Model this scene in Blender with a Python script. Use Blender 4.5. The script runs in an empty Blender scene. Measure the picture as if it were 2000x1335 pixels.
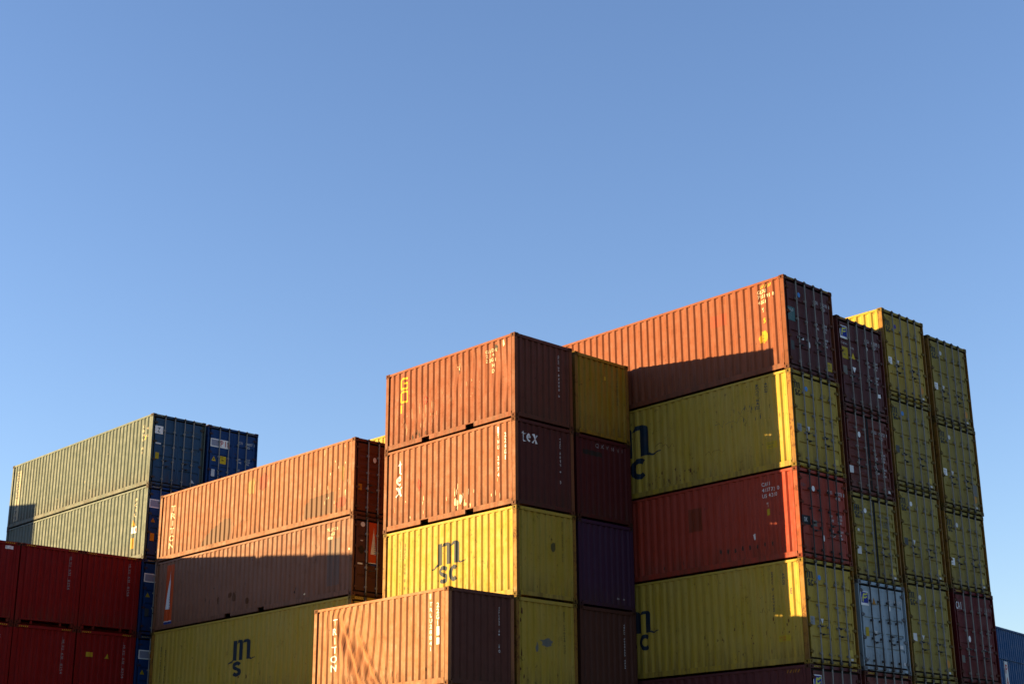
import bpy, bmesh, math, random
from mathutils import Vector, Matrix, noise
R = math.radians
scene = bpy.context.scene
COL = scene.collection
S, H, W = 2.591, 2.896, 2.438
GAP = 0.0112

# ------------------------------------------------------------------ materials
MATS = {}
def nt(m):
    m.use_nodes = True
    t = m.node_tree; t.nodes.clear(); return t
def ramp(t, fac, p0, p1, c0=(0, 0, 0, 1), c1=(1, 1, 1, 1)):
    r = t.nodes.new('ShaderNodeValToRGB')
    r.color_ramp.elements[0].position = p0; r.color_ramp.elements[1].position = p1
    r.color_ramp.elements[0].color = c0; r.color_ramp.elements[1].color = c1
    t.links.new(fac, r.inputs[0]); return r.outputs[0]
def mixc(t, fac, a, b, mode='MIX'):
    m = t.nodes.new('ShaderNodeMix'); m.data_type = 'RGBA'; m.blend_type = mode
    for s, v in ((0, fac), (6, a), (7, b)):
        if hasattr(v, 'links') or hasattr(v, 'is_linked'): t.links.new(v, m.inputs[s])
        else: m.inputs[s].default_value = v
    return m.outputs[2]
def math_(t, op, a, b=0.0):
    m = t.nodes.new('ShaderNodeMath'); m.operation = op
    for s, v in ((0, a), (1, b)):
        if hasattr(v, 'is_linked'): t.links.new(v, m.inputs[s])
        else: m.inputs[s].default_value = v
    return m.outputs[0]
def noise_(t, vec, scale, detail=3, rough=.6, w=None):
    n = t.nodes.new('ShaderNodeTexNoise'); n.noise_dimensions = '4D'
    n.inputs['Scale'].default_value = scale; n.inputs['Detail'].default_value = detail
    n.inputs['Roughness'].default_value = rough
    t.links.new(vec, n.inputs['Vector'])
    if w is not None: t.links.new(w, n.inputs['W'])
    return n.outputs['Fac']
def paint(name, col, rust=.25, fade=.3, rough=.6, metallic=0.0):
    """weathered container paint: tone drift, vertical run-off streaks, rust chips and blooms"""
    if name in MATS: return MATS[name]
    m = bpy.data.materials.new(name); t = nt(m); N = t.nodes; L = t.links
    out = N.new('ShaderNodeOutputMaterial'); b = N.new('ShaderNodeBsdfPrincipled')
    L.new(b.outputs[0], out.inputs[0])
    geo = N.new('ShaderNodeNewGeometry'); oi = N.new('ShaderNodeObjectInfo')
    pos = geo.outputs['Position']; rnd = math_(t, 'MULTIPLY', oi.outputs['Random'], 40.0)
    mp = N.new('ShaderNodeMapping'); mp.inputs['Scale'].default_value = (9, 9, .45); L.new(pos, mp.inputs[0])
    mp2 = N.new('ShaderNodeMapping'); mp2.inputs['Scale'].default_value = (1.4, 1.4, .9); L.new(pos, mp2.inputs[0])
    big = noise_(t, mp2.outputs[0], .9, 4, .6, rnd)
    streak = noise_(t, mp.outputs[0], 1.0, 4, .65, rnd)
    fine = noise_(t, pos, 26, 4, .7, rnd)
    med = noise_(t, pos, 3.2, 6, .72, rnd)
    c0 = (*col, 1)
    lum = sum(col) / 3
    faded = tuple(min(1, c * .98 + (lum * .16 + .012) * min(1, lum * 8)) for c in col) + (1,)
    dark = tuple(c * .62 for c in col) + (1,)
    v = mixc(t, math_(t, 'MULTIPLY', ramp(t, big, .42, .68), fade), c0, faded)
    v = mixc(t, math_(t, 'MULTIPLY', ramp(t, streak, .52, .78), .5), v, dark)
    v = mixc(t, math_(t, 'MULTIPLY', ramp(t, streak, .47, .28), fade * .5), v, faded)
    grime = (.025, .017, .012, 1)
    v = mixc(t, math_(t, 'MULTIPLY', ramp(t, med, .56, .74), .28), v, grime)
    # rust: blooms broken up by a fine noise
    rb = math_(t, 'MULTIPLY', ramp(t, med, .70 - .24 * rust, .76 - .22 * rust), ramp(t, fine, .44, .56))
    rs = math_(t, 'MULTIPLY', ramp(t, streak, .70 - .1 * rust, .80 - .08 * rust), ramp(t, big, .4, .62))
    rf = math_(t, 'MINIMUM', math_(t, 'ADD', rb, math_(t, 'MULTIPLY', rs, .6)), 1.0)
    rc = mixc(t, fine, (.030, .010, .005, 1), (.13, .042, .010, 1))
    v = mixc(t, math_(t, 'MULTIPLY', rf, min(1, .35 + rust)), v, rc)
    tc = N.new('ShaderNodeTexCoord'); sx_ = N.new('ShaderNodeSeparateXYZ'); L.new(tc.outputs['Object'], sx_.inputs[0])
    low = ramp(t, sx_.outputs[2], .12, .85, (1, 1, 1, 1), (0, 0, 0, 1))
    wet = math_(t, 'MULTIPLY', low, ramp(t, streak, .38, .62))
    v = mixc(t, math_(t, 'MULTIPLY', wet, .55), v, (.045, .022, .010, 1))
    mp3 = N.new('ShaderNodeMapping'); mp3.inputs['Scale'].default_value = (4.5, 4.5, 3.2); L.new(pos, mp3.inputs[0])
    spot = noise_(t, mp3.outputs[0], 1.7, 8, .78, rnd)
    v = mixc(t, math_(t, 'MULTIPLY', ramp(t, spot, .615 - .06 * rust, .66 - .06 * rust), .8), v, (.040, .015, .006, 1))
    L.new(v, b.inputs['Base Color'])
    rr = ramp(t, med, .3, .8, (rough - .1,) * 3 + (1,), (min(1, rough + .25),) * 3 + (1,))
    L.new(rr, b.inputs['Roughness'])
    b.inputs['Metallic'].default_value = metallic
    b.inputs['Specular IOR Level'].default_value = .12
    bp = N.new('ShaderNodeBump'); bp.inputs['Strength'].default_value = .22; bp.inputs['Distance'].default_value = .012
    L.new(math_(t, 'ADD', med, math_(t, 'MULTIPLY', fine, .35)), bp.inputs['Height']); L.new(bp.outputs[0], b.inputs['Normal'])
    MATS[name] = m; return m
def decal(name, col, wear=.35):
    """stencil paint / sticker film, partly worn through"""
    if name in MATS: return MATS[name]
    m = bpy.data.materials.new(name); t = nt(m); N = t.nodes; L = t.links
    out = N.new('ShaderNodeOutputMaterial'); b = N.new('ShaderNodeBsdfPrincipled'); L.new(b.outputs[0], out.inputs[0])
    geo = N.new('ShaderNodeNewGeometry')
    n = noise_(t, geo.outputs['Position'], 14, 5, .7); n2 = noise_(t, geo.outputs['Position'], 2.5, 3, .6)
    v = mixc(t, math_(t, 'MULTIPLY', ramp(t, n, .5, .7), wear), (*col, 1), tuple(c * .5 + .012 for c in col) + (1,))
    v = mixc(t, math_(t, 'MULTIPLY', ramp(t, n2, .5, .75), .25), v, (.07, .05, .035, 1))
    L.new(v, b.inputs['Base Color']); b.inputs['Roughness'].default_value = .6
    b.inputs['Specular IOR Level'].default_value = .12
    MATS[name] = m; return m

PAINT = {   # base colours (linear)
 'gold_red': (0.1554, 0.0420, 0.0168), 'tex_red': (0.1764, 0.0588, 0.0252), 'orange': (0.1932, 0.0689, 0.0286), 'brown': (0.0714, 0.0378, 0.0252),
 'brown_orange': (0.1596, 0.0672, 0.0378), 'yellow': (0.2898, 0.1974, 0.0202), 'yellow_olive': (0.2058, 0.1554, 0.0252), 'yellow_dark': (0.2268, 0.1302, 0.0050), 'maroon': (.066, .0165, .0165),
 'deep_maroon': (.060, .0095, .009), 'rust_red': (.095, .022, .016), 'cai_red': (.225, .0250, .011), 'crimson': (.080, .0055, .0065),
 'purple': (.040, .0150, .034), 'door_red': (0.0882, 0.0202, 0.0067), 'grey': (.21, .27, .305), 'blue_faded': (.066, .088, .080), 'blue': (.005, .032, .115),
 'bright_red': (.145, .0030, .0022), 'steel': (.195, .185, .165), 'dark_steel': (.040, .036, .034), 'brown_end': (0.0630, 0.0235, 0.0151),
 'gold_end_shaded': (.095, .028, .016), 'tex_end_shaded': (.066, .0165, .0125), 'triton_end_shaded': (.075, .024, .016), 'door_blue': (.016, .050, .100), 'front_orange': (.225, .088, .034), 'faded_red': (0.0798, 0.0218, 0.0185),  # gold, tex and triton ends: side paint darkened, shade put into the colour
}
FRAME_RUST = {'front_orange': .45, 'yellow': .8, 'yellow_olive': .8, 'yellow_dark': .6, 'cai_red': .65, 'gold_red': .4, 'tex_red': .35, 'orange': .45, 'brown': .4, 'brown_orange': .45}
def pm(key):
    return paint('painted steel ' + key.replace('_', ' '), PAINT[key], rust=.28 if 'yellow' in key else .2, fade=.5)
def fm(key):
    c = PAINT[key]; r = FRAME_RUST.get(key, .35)
    if 'yellow' in key: c = (.20, .098, .012)
    elif key in ('cai_red',): c = (.22, .042, .015)
    elif key in ('orange', 'tex_red', 'brown_orange', 'gold_red'): c = tuple(x * k for x, k in zip(c, (.92, .95, .8)))
    return paint('rusty frame ' + key.replace('_', ' '), tuple(x * .92 for x in c), rust=r, fade=.35)
def cm(key):
    c = PAINT[key]
    return paint('casting ' + key.replace('_', ' '), tuple(x * .42 + y * .22 for x, y in zip(c, (.09, .035, .015))), rust=.6, fade=.1, rough=.7)
INK = {
 'white': (.66, .66, .64), 'cream': (.66, .56, .36), 'black': (.006, .006, .007), 'navy': (.008, .016, .028), 'yellow': (.50, .34, .01),
 'blue': (.05, .20, .48), 'teal': (.05, .12, .12), 'grey': (.20, .21, .21), 'darkgrey': (.045, .05, .05), 'signblue': (.006, .02, .20), 'fyellow': (.42, .42, .07),
 'orange': (.42, .17, .01), 'red': (.34, .012, .01), 'towerred': (.36, .048, .008), 'flag': (.20, .21, .27), 'dullyellow': (.34, .24, .01),
 'brownpatch': (.13, .022, .008), 'olivetext': (.075, .060, .018), 'deepblue': (.01, .03, .14), 'redpatch': (.19, .036, .015), 'dark_patch': (.100, .043, .020),
 'greypatch': (.11, .11, .095), 'purple': (.05, .04, .22), 'bluegrey': (.055, .075, .09), 'scrape': (.30, .14, .08), 'palegrey': (.48, .48, .47),
 'stainyellow': (.21, .12, .035), 'palecream': (.22, .21, .15), 'patchgrey': (.105, .062, .048), 'warnyellow': (.36, .20, .010), 'darkstain': (.020, .014, .010), 'faintwhite': (.20, .17, .165), 'faintyellow': (.40, .29, .04), 'brownrust': (.07, .024, .006), 'amber': (.28, .12, .008),
}
def ink(k): return decal(('paint ' if k != 'flag' else 'film ') + k, INK[k], .2)

# ------------------------------------------------------------------ mesh helpers
class MB:
    def __init__(s): s.v = []; s.f = []
    def quad(s, *p):
        n = len(s.v); s.v += [tuple(q) for q in p]; s.f.append(tuple(range(n, n + len(p))))
    def box(s, x0, y0, z0, x1, y1, z1):
        n = len(s.v)
        s.v += [(x0,y0,z0),(x1,y0,z0),(x1,y1,z0),(x0,y1,z0),(x0,y0,z1),(x1,y0,z1),(x1,y1,z1),(x0,y1,z1)]
        s.f += [tuple(n + i for i in f) for f in ((0,3,2,1),(4,5,6,7),(0,1,5,4),(1,2,6,5),(2,3,7,6),(3,0,4,7))]
    def tube(s, a, b, r, n=8):
        a, b = Vector(a), Vector(b); d = (b - a).normalized()
        u = d.orthogonal().normalized(); w = d.cross(u); k = len(s.v)
        for p in (a, b):
            for i in range(n):
                t = 2 * math.pi * i / n; s.v.append(tuple(p + (u * math.cos(t) + w * math.sin(t)) * r))
        s.f += [(k + i, k + (i + 1) % n, k + n + (i + 1) % n, k + n + i) for i in range(n)]
        s.f += [tuple(k + i for i in reversed(range(n))), tuple(k + n + i for i in range(n))]
    def mesh(s, name, bevel=0):
        m = bpy.data.meshes.new(name); m.from_pydata(s.v, [], s.f); m.validate(); m.update()
        if bevel:
            bm = bmesh.new(); bm.from_mesh(m)
            e = [x for x in bm.edges if len(x.link_faces) == 2 and x.calc_face_angle(0) > .6]
            bmesh.ops.bevel(bm, geom=e, offset=bevel, segments=1, affect='EDGES', profile=.5)
            bm.to_mesh(m); bm.free()
        return m
CACHE = {}
def cached(key, fn):
    if key not in CACHE: CACHE[key] = fn()
    return CACHE[key]
def put(name, mesh, mat, parent, loc=(0, 0, 0)):
    o = bpy.data.objects.new(name, mesh)
    if not mesh.materials: mesh.materials.append(None)
    o.material_slots[0].link = 'OBJECT'; o.material_slots[0].material = mat
    COL.objects.link(o); o.location = loc
    if parent: o.parent = parent
    return o

# corner casting: block with an oval aperture on each face
def casting_mesh():
    mb = MB(); a, b, c = .178, .162, .118
    def face(o, u, v, lu, lv, n, hu, hv, dep=.055):
        o, u, v, n = Vector(o), Vector(u), Vector(v), Vector(n)
        N = 12; ring = []; rin = []; sq = []
        for i in range(N):
            t = 2 * math.pi * (i + .5) / N; cu, cv = math.cos(t), math.sin(t)
            p = o + u * (lu / 2 + cu * hu) + v * (lv / 2 + cv * hv)
            ring.append(p); rin.append(p - n * dep)
            k = max(abs(cu) / .5, abs(cv) / .5)
            su, sv = cu / k, cv / k
            sq.append(o + u * (lu * (.5 + su)) + v * (lv * (.5 + sv)))
        # force the corners of the square
        for i in range(N):
            j = (i + 1) % N
            mb.quad(sq[i], sq[j], ring[j], ring[i]); mb.quad(ring[i], ring[j], rin[j], rin[i])
        for cu, cv in ((0,0),(1,0),(1,1),(0,1)):
            corner = o + u * lu * cu + v * lv * cv
            near = sorted(range(N), key=lambda i: (sq[i] - corner).length)[:2]
            mb.quad(sq[near[0]], sq[near[1]], corner)
        mb.quad(*rin)
    X, Y, Z = (1,0,0), (0,1,0), (0,0,1)
    face((0,0,0), X, Z, a, c, (0,-1,0), .026, .034)
    face((a,0,0), Y, Z, b, c, (1,0,0), .024, .034)
    face((0,b,0), X, Z, a, c, (0,1,0), .026, .034)
    face((0,0,0), Y, Z, b, c, (-1,0,0), .024, .034)
    face((0,0,c), X, Y, a, b, (0,0,1), .05, .03)
    face((0,0,0), X, Y, a, b, (0,0,-1), .05, .03)
    m = mb.mesh('corner_casting'); return m

# profile of the corrugated side sheet: piecewise linear depth from its outermost plane
P_SIDE = [(0, 0), (.094, 0), (.150, 1), (.222, 1), (.278, 0)]
P_END = [(0, 0), (.085, 0), (.125, 1), (.21, 1), (.25, 0)]
def prof(x, P):
    T = P[-1][0]; x = x % T
    for (a, va), (b, vb) in zip(P, P[1:]):
        if x <= b: return va + (vb - va) * (x - a) / (b - a)
    return 0
def breaks(x0, x1, P):
    T = P[-1][0]; out = [x0]; k = math.floor(x0 / T) - 1
    while k * T < x1:
        for a, _ in P[:-1]:
            x = k * T + a
            if x0 + 1e-4 < x < x1 - 1e-4: out.append(x)
        k += 1
    out.append(x1); return out

class Sheet:
    """corrugated panel in (u,v): u along, v up; depth(u,v) is distance in from the frame plane"""
    def __init__(s, u0, u1, v0, v1, P, base, deep, seed=0, amp=0., dents=(), crease=False, fine=False, phase=0.):
        s.u0, s.u1, s.v0, s.v1, s.P, s.base, s.deep, s.seed, s.amp, s.dents, s.crease, s.phase = u0, u1, v0, v1, P, base, deep, seed, amp, dents, crease, phase
        s.bu = [x for x in breaks(u0 - phase, u1 - phase, P)]; s.bu = [x + phase for x in s.bu]
        n = 26 if (fine or dents) else (12 if amp else 1)
        if fine:
            ex = []
            for a, b in zip(s.bu, s.bu[1:]):
                m = max(1, int((b - a) / .03)); ex += [a + (b - a) * i / m for i in range(m)]
            s.bu = ex + [s.bu[-1]]; n = 48
        s.bv = [v0 + (v1 - v0) * i / n for i in range(n + 1)]
    def depth(s, u, v):
        flat = 1.0; d = 0.0; uu = u
        edge = min(1, (u - s.u0) / .25, (s.u1 - u) / .25); edge = max(0, edge) * max(0, min(1, (v - s.v0) / .2, (s.v1 - v) / .2))
        if s.amp:
            q = Vector((u * .9, v * 1.1, s.seed * 7.3)); d += s.amp * noise.noise(q) * edge
            uu = u + s.amp * 1.2 * noise.noise(Vector((u * .55 + 9, v * 1.6, s.seed * 3.1))) * edge
        for (du, dv, ru, rv, dd) in s.dents:
            e = ((u - du) / ru) ** 2 + ((v - dv) / rv) ** 2
            if e < 6: g = math.exp(-e); d += dd * g * edge; flat *= 1 - min(.85, abs(dd) * 9) * g
        if s.crease:   # two long diagonal folds with a buckled, flattened area round them
            for (a, b, wd, dp) in (((1.22, 2.28), (2.30, .12), .14, .10), ((2.02, 1.72), (3.05, .12), .15, .09)):
                ax, ay = a; bx, by = b; L2 = (bx - ax) ** 2 + (by - ay) ** 2
                t = ((u - ax) * (bx - ax) + (v - ay) * (by - ay)) / L2; tc = max(0, min(1, t))
                px, py = ax + tc * (bx - ax), ay + tc * (by - ay)
                sg = ((u - ax) * (by - ay) - (v - ay) * (bx - ax)) / math.sqrt(L2)      # >0 on the lower left
                dist = math.hypot(u - px, v - py); fade = min(1, tc * 4 + .05) * edge
                d += dp * fade * math.exp(-((sg - .10) / wd) ** 2) * (1 if dist < .6 else 0) - .055 * fade * math.exp(-((sg + .10) / .07) ** 2) * (1 if dist < .6 else 0)
                flat *= 1 - .75 * math.exp(-(dist / .22) ** 2) * fade
                uu += .11 * math.exp(-(dist / .5) ** 2) * edge
            e = math.exp(-((u - 1.75) / .55) ** 2 - ((v - .6) / .6) ** 2) * edge
            flat *= 1 - .6 * e; d += .06 * e * noise.noise(Vector((u * 2.6, v * 2.6, 2))) + .02 * e
        return s.base + s.deep * prof(uu - s.phase, s.P) * flat + s.deep * .5 * (1 - flat) + d
    def mesh(s, name, fn):
        mb = MB(); nu, nv = len(s.bu), len(s.bv)
        for v in s.bv:
            for u in s.bu: mb.v.append(fn(u, v, s.depth(u, v)))
        for j in range(nv - 1):
            for i in range(nu - 1): mb.f.append((j*nu+i, j*nu+i+1, (j+1)*nu+i+1, (j+1)*nu+i))
        return mb.mesh(name)

# ------------------------------------------------------------------ 2D marks
CH = sorted(set('ABCDEFGHIJKLMNOPQRSTUVWXYZ0123456789abcdefghijklmnopqrstuvwxyz'))
GLYPH = {}
def build_glyphs():
    obs = {}
    for c in CH:
        cu = bpy.data.curves.new('g', 'FONT'); cu.body = c; cu.resolution_u = 3; cu.offset = .012
        o = bpy.data.objects.new('g', cu); COL.objects.link(o); obs[c] = o
    dg = bpy.context.evaluated_depsgraph_get(); dg.update()
    for c, o in obs.items():
        me = o.evaluated_get(dg).to_mesh(); me.calc_loop_triangles()
        vs = [(v.co.x, v.co.y) for v in me.vertices]
        tris = [[vs[i] for i in t.vertices] for t in me.loop_triangles]
        x0 = min(v[0] for v in vs); x1 = max(v[0] for v in vs); GLYPH[c] = ([[(p[0] - x0, p[1]) for p in t] for t in tris], x1 - x0)
        o.to_mesh_clear()
    for o in obs.values():
        d = o.data; bpy.data.objects.remove(o); bpy.data.curves.remove(d)
build_glyphs()
CAPH = .73
def T(txt, u, v, h, sx=.8, pitch=None):
    """text, top-left at (u,v), capital height h, cell-pitched like a stencil"""
    out = []; cell = pitch or h * .82 * sx
    for i, c in enumerate(txt):
        if c == ' ': continue
        tr, w = GLYPH[c]; k = h / CAPH; ww = w * k * sx
        wx = min(ww, cell * .86); q = wx / (w * 1.0) if w else 1
        if c in 'I1l': q = k * sx; wx = ww
        off = u + i * cell + (cell - wx) / 2
        out += [[(off + p[0] * q, v - h + p[1] * k) for p in t] for t in tr]
    return out
def V(txt, u, v, h, w=None, pitch=None):
    """stacked lettering running down"""
    out = []; w = w or h * .7; pitch = pitch or h * 1.3
    for i, c in enumerate(txt):
        if c == ' ': continue
        tr, gw = GLYPH[c]; k = h / CAPH; q = min(w / gw, k * 1.4)
        off = u + (w - gw * q) / 2
        out += [[(off + p[0] * q, v - i * pitch - h + p[1] * k) for p in t] for t in tr]
    return out
def VR(txt, u, v, w, pitch):
    """thin lettering turned on its side, reading downwards"""
    out = []
    for i, c in enumerate(txt):
        if c == ' ': continue
        tr, gw = GLYPH[c]; k = w / CAPH; q = pitch * .8 / max(gw, .35)
        out += [[(u + p[1] * k, v - i * pitch - p[0] * q) for p in t] for t in tr]
    return out
def Rc(u0, v0, u1, v1): return [[(u0, v0), (u1, v0), (u1, v1), (u0, v1)]]
def Tri(u, v, w, h, up=True): return [[(u - w/2, v), (u + w/2, v), (u, v + h)]] if up else [[(u - w/2, v + h), (u, v), (u + w/2, v + h)]]
def Disc(u, v, ru, rv, n=14): return [[(u + ru * math.cos(6.2832*i/n), v + rv * math.sin(6.2832*i/n)) for i in range(n)]]
def Blob(u, v, ru, rv, seed=0, n=16):
    rg = random.Random(seed); r = [1 + rg.uniform(-.3, .3) for _ in range(n)]
    pts = [(u + ru * r[i] * math.cos(6.2832*i/n), v + rv * r[i] * math.sin(6.2832*i/n)) for i in range(n)]
    return [[(u, v), pts[i], pts[(i+1) % n]] for i in range(n)]
def Stroke(pts, w, w2=None):
    out = []; w2 = w if w2 is None else w2; n = len(pts) - 1; L = []
    for i, (x, y) in enumerate(pts):
        a = pts[max(0, i-1)]; b = pts[min(n, i+1)]; dx, dy = b[0]-a[0], b[1]-a[1]; l = math.hypot(dx, dy) or 1
        ww = (w + (w2 - w) * i / n) / 2; L.append(((x - dy/l*ww, y + dx/l*ww), (x + dy/l*ww, y - dx/l*ww)))
    return [[L[i][0], L[i][1], L[i+1][1], L[i+1][0]] for i in range(n)]
def fit(polys, u0, v0, u1, v1): return [[(u0 + x * (u1-u0), v0 + y * (v1-v0)) for x, y in p] for p in polys]
def arc(cx, cy, rx, ry, a0, a1, n=10): return [(cx + rx*math.cos(R(a0+(a1-a0)*i/n)), cy + ry*math.sin(R(a0+(a1-a0)*i/n))) for i in range(n+1)]
def M_(u0, v0, u1, v1):
    p = Rc(0, .04, .2, .985) + Rc(.4, .04, .6, .86) + Rc(.8, .04, 1, .86)
    for c in (.4, .8):
        for i in range(8):
            a0, a1 = R(90 - i*11.25), R(90 - (i+1)*11.25)
            o = lambda a, r, ry: (c - .0 + r*math.cos(a), .86 + ry*math.sin(a) * .14)
            p.append([o(a0, .2, 1), o(a1, .2, 1), (c, .86)])
        p += [[(c-.2, .82), (c, .86), (c, 1), (c-.12, .98)]]
    p += Stroke([(-.3, -.1), (-.12, -.03), (0, .06)], .05, .09) + Stroke([(1, .08), (1.1, .02), (1.3, .1)], .09, .03)
    return fit(p, u0, v0, u1, v1)
def s_(u0, v0, u1, v1):
    p = Stroke(arc(.5, .73, .36, .2, 20, 250, 9) , .26) + Stroke([(.38,.55),(.62,.45)], .24) + Stroke(arc(.5, .27, .36, .2, 70, -160, 9), .26)
    return fit(p, u0, v0, u1, v1)
def c_(u0, v0, u1, v1): return fit(Stroke(arc(.52, .5, .36, .4, 45, 315, 14), .27), u0, v0, u1, v1)
def SC(u0, v0, u1, v1):
    m = (u0 + u1) / 2; g = (u1 - u0) * .04
    return s_(u0, v0, m - g, v1) + c_(m + g, v0, u1, v1)
def G_(u0, v0, u1, v1): return fit(Stroke([(1,.85),(.85,.94),(.15,.94),(.08,.85),(.08,.15),(.15,.06),(.85,.06),(.92,.15),(.92,.52),(.5,.52)], .16), u0, v0, u1, v1)
def O_(u0, v0, u1, v1): return fit(Stroke([(.5,.94),(.15,.94),(.08,.85),(.08,.15),(.15,.06),(.85,.06),(.92,.15),(.92,.85),(.85,.94),(.5,.94)], .16), u0, v0, u1, v1)
def t_(u0, v0, u1, v1): return fit([[(.3,1),(.55,.8),(.55,.1),(.3,.1)], [(0,.62),(.3,.78),(.3,.6)], [(.55,.66),(1,.7),(.55,.58)], [(.3,.1),(.55,.1),(.95,.0),(.6,-.06)]], u0, v0, u1, v1)
def e_(u0, v0, u1, v1): return fit(Stroke(arc(.5,.5,.36,.4,60,320,12), .3, .16) + Stroke([(.2,.5),(.85,.62)], .12) + Stroke([(.85,.62),(.66,.86)], .14), u0, v0, u1, v1)
def x_(u0, v0, u1, v1): return fit([[(.0,.95),(.35,1),(1,.06),(.68,.0)]] + Stroke([(.95,.95),(.62,.6)], .14, .08) + Stroke([(.42,.42),(.05,.02)], .08, .16), u0, v0, u1, v1)
def Fmark(u0, v0, u1, v1):
    return fit(Stroke([(.16,.04),(.2,.45),(.34,.8)], .16, .2) + Stroke([(.3,.82),(.6,.78),(.95,.92)], .18, .14) + Stroke([(.26,.48),(.55,.46),(.85,.6)], .17, .13), u0, v0, u1, v1)

SPLIT_N = [0]
def cut(polys, lines, ax):
    for c in lines:
        out = []
        for p in polys:
            lo = min(q[ax] for q in p); hi = max(q[ax] for q in p)
            if lo >= c - 1e-6 or hi <= c + 1e-6: out.append(p); continue
            A, B = [], []
            for i, a in enumerate(p):
                b = p[(i+1) % len(p)]; da, db = a[ax] - c, b[ax] - c
                if da <= 0: A.append(a)
                if da >= 0: B.append(a)
                if da * db < 0:
                    t = da / (da - db); q = (a[0] + t*(b[0]-a[0]), a[1] + t*(b[1]-a[1])); A.append(q); B.append(q)
            for q in (A, B):
                if len(q) >= 3: out.append(q)
        polys = out
    return polys
def mark_mesh(name, polys, place, bu=(), bv=(), layered=False):
    mb = MB()
    for i, p in enumerate(polys):
        us = [q[0] for q in p]; vs = [q[1] for q in p]
        a = sum(p[k][0]*p[(k+1)%len(p)][1] - p[(k+1)%len(p)][0]*p[k][1] for k in range(len(p)))
        if a < 0: p = p[::-1]
        lift = (i % 7) * .00025 if layered else 0
        ps = cut([p], [c for c in bu if min(us) < c < max(us)], 0)
        ps = cut(ps, [c for c in bv if min(vs) < c < max(vs)], 1)
        for q in ps: mb.quad(*[place(u, v, lift) for u, v in q])
    return mb.mesh(name)

# ------------------------------------------------------------------ container kit (local origin: centre of the base)
def frame_mesh(L, h, pockets, tunnel, door):
    mb = MB(); x1 = L/2; y1 = W/2; c = .118
    for sy in (-1, 1):
        ya, yb = sorted((sy * (y1 - .009), sy * (y1 - .07)))
        mb.box(-x1 + .178, ya, h - .085, x1 - .178, yb, h - .012)          # top rail
        segs = [(-x1 + .178, x1 - .178)]
        if pockets:
            segs = [(-x1 + .178, -1.205), (-.845, .845), (1.205, x1 - .178)]
            mb.box(-1.205, ya, .165, -.845, yb, .20); mb.box(.845, ya, .165, 1.205, yb, .20)
            for cx in (-1.025, 1.025):
                mb.box(cx - .19, -y1 + .072, .05, cx - .181, y1 - .072, .16); mb.box(cx + .181, -y1 + .072, .05, cx + .19, y1 - .072, .16)
        for a, b in segs:
            mb.box(a, ya, .048, b, yb, .20)
            yc, yd = sorted((sy * (y1 - .004), sy * (y1 - .05)))
            mb.box(a + .002, yc, .041, b - .002, yd, .0475)                # lower flange
    xa, xb = -x1 + .01, -x1 + .10
    mb.box(xa, -y1 + .162, h - .11, xb, y1 - .162, h - .014); mb.box(xa, -y1 + .162, .022, xb, y1 - .162, .165)
    mb.box(-x1 + .11, -y1 + .075, .17, x1 - .11, y1 - .075, .198)           # floor
    n = int(L / .6)
    for i in range(1, n):                                                    # cross members
        x = -x1 + L * i / n
        if pockets and (abs(abs(x) - 1.025) < .24): continue
        mb.box(x - .025, -y1 + .075, .06, x + .025, y1 - .075, .168)
    return mb.mesh('frame', .004)
def header_mesh(L, h, door, tunnel):
    mb = MB(); y1 = W/2; xa, xb = L/2 - .10, L/2 - .010
    mb.box(xa, -y1 + .1625, h - (.098 if door else .11), xb, y1 - .1625, h - (.006 if tunnel else .012)); return mb.mesh('end_header', .004)
def sill_mesh(L, h, door, tunnel):
    mb = MB(); y1 = W/2; xa, xb = L/2 - .10, L/2 - .010
    if tunnel:
        mb.box(xa, -y1 + .1625, .165, xb, y1 - .1625, .215)
        for a, b in ((-y1 + .1625, -.96), (-.60, -.53), (.53, .60), (.96, y1 - .1625)): mb.box(xa, a, .03, xb - .03, b, .1645)
    else:
        mb.box(xa, -y1 + .1625, .045, xb, y1 - .1625, .128 if door else .165)
        if door:
            mb.box(xa, -y1 + .34, .02, xb - .02, y1 - .34, .0445)
    return mb.mesh('end_sill', .004)
def roof_mesh(L, h):
    mb = MB(); x0, x1, y = -L/2 + .11, L/2 - .11, W/2 - .07
    n = int((x1 - x0) / .105); pts = []
    for i in range(n + 1):
        x = x0 + (x1 - x0) * i / n; pts.append((x, h - (.022 if i % 4 in (1, 2) else .04)))
    for (xa, za), (xb, zb) in zip(pts, pts[1:]): mb.quad((xa, -y, za), (xb, -y, zb), (xb, y, zb), (xa, y, za))
    return mb.mesh('roof_panel')
DW = (W - .32) / 2
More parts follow.
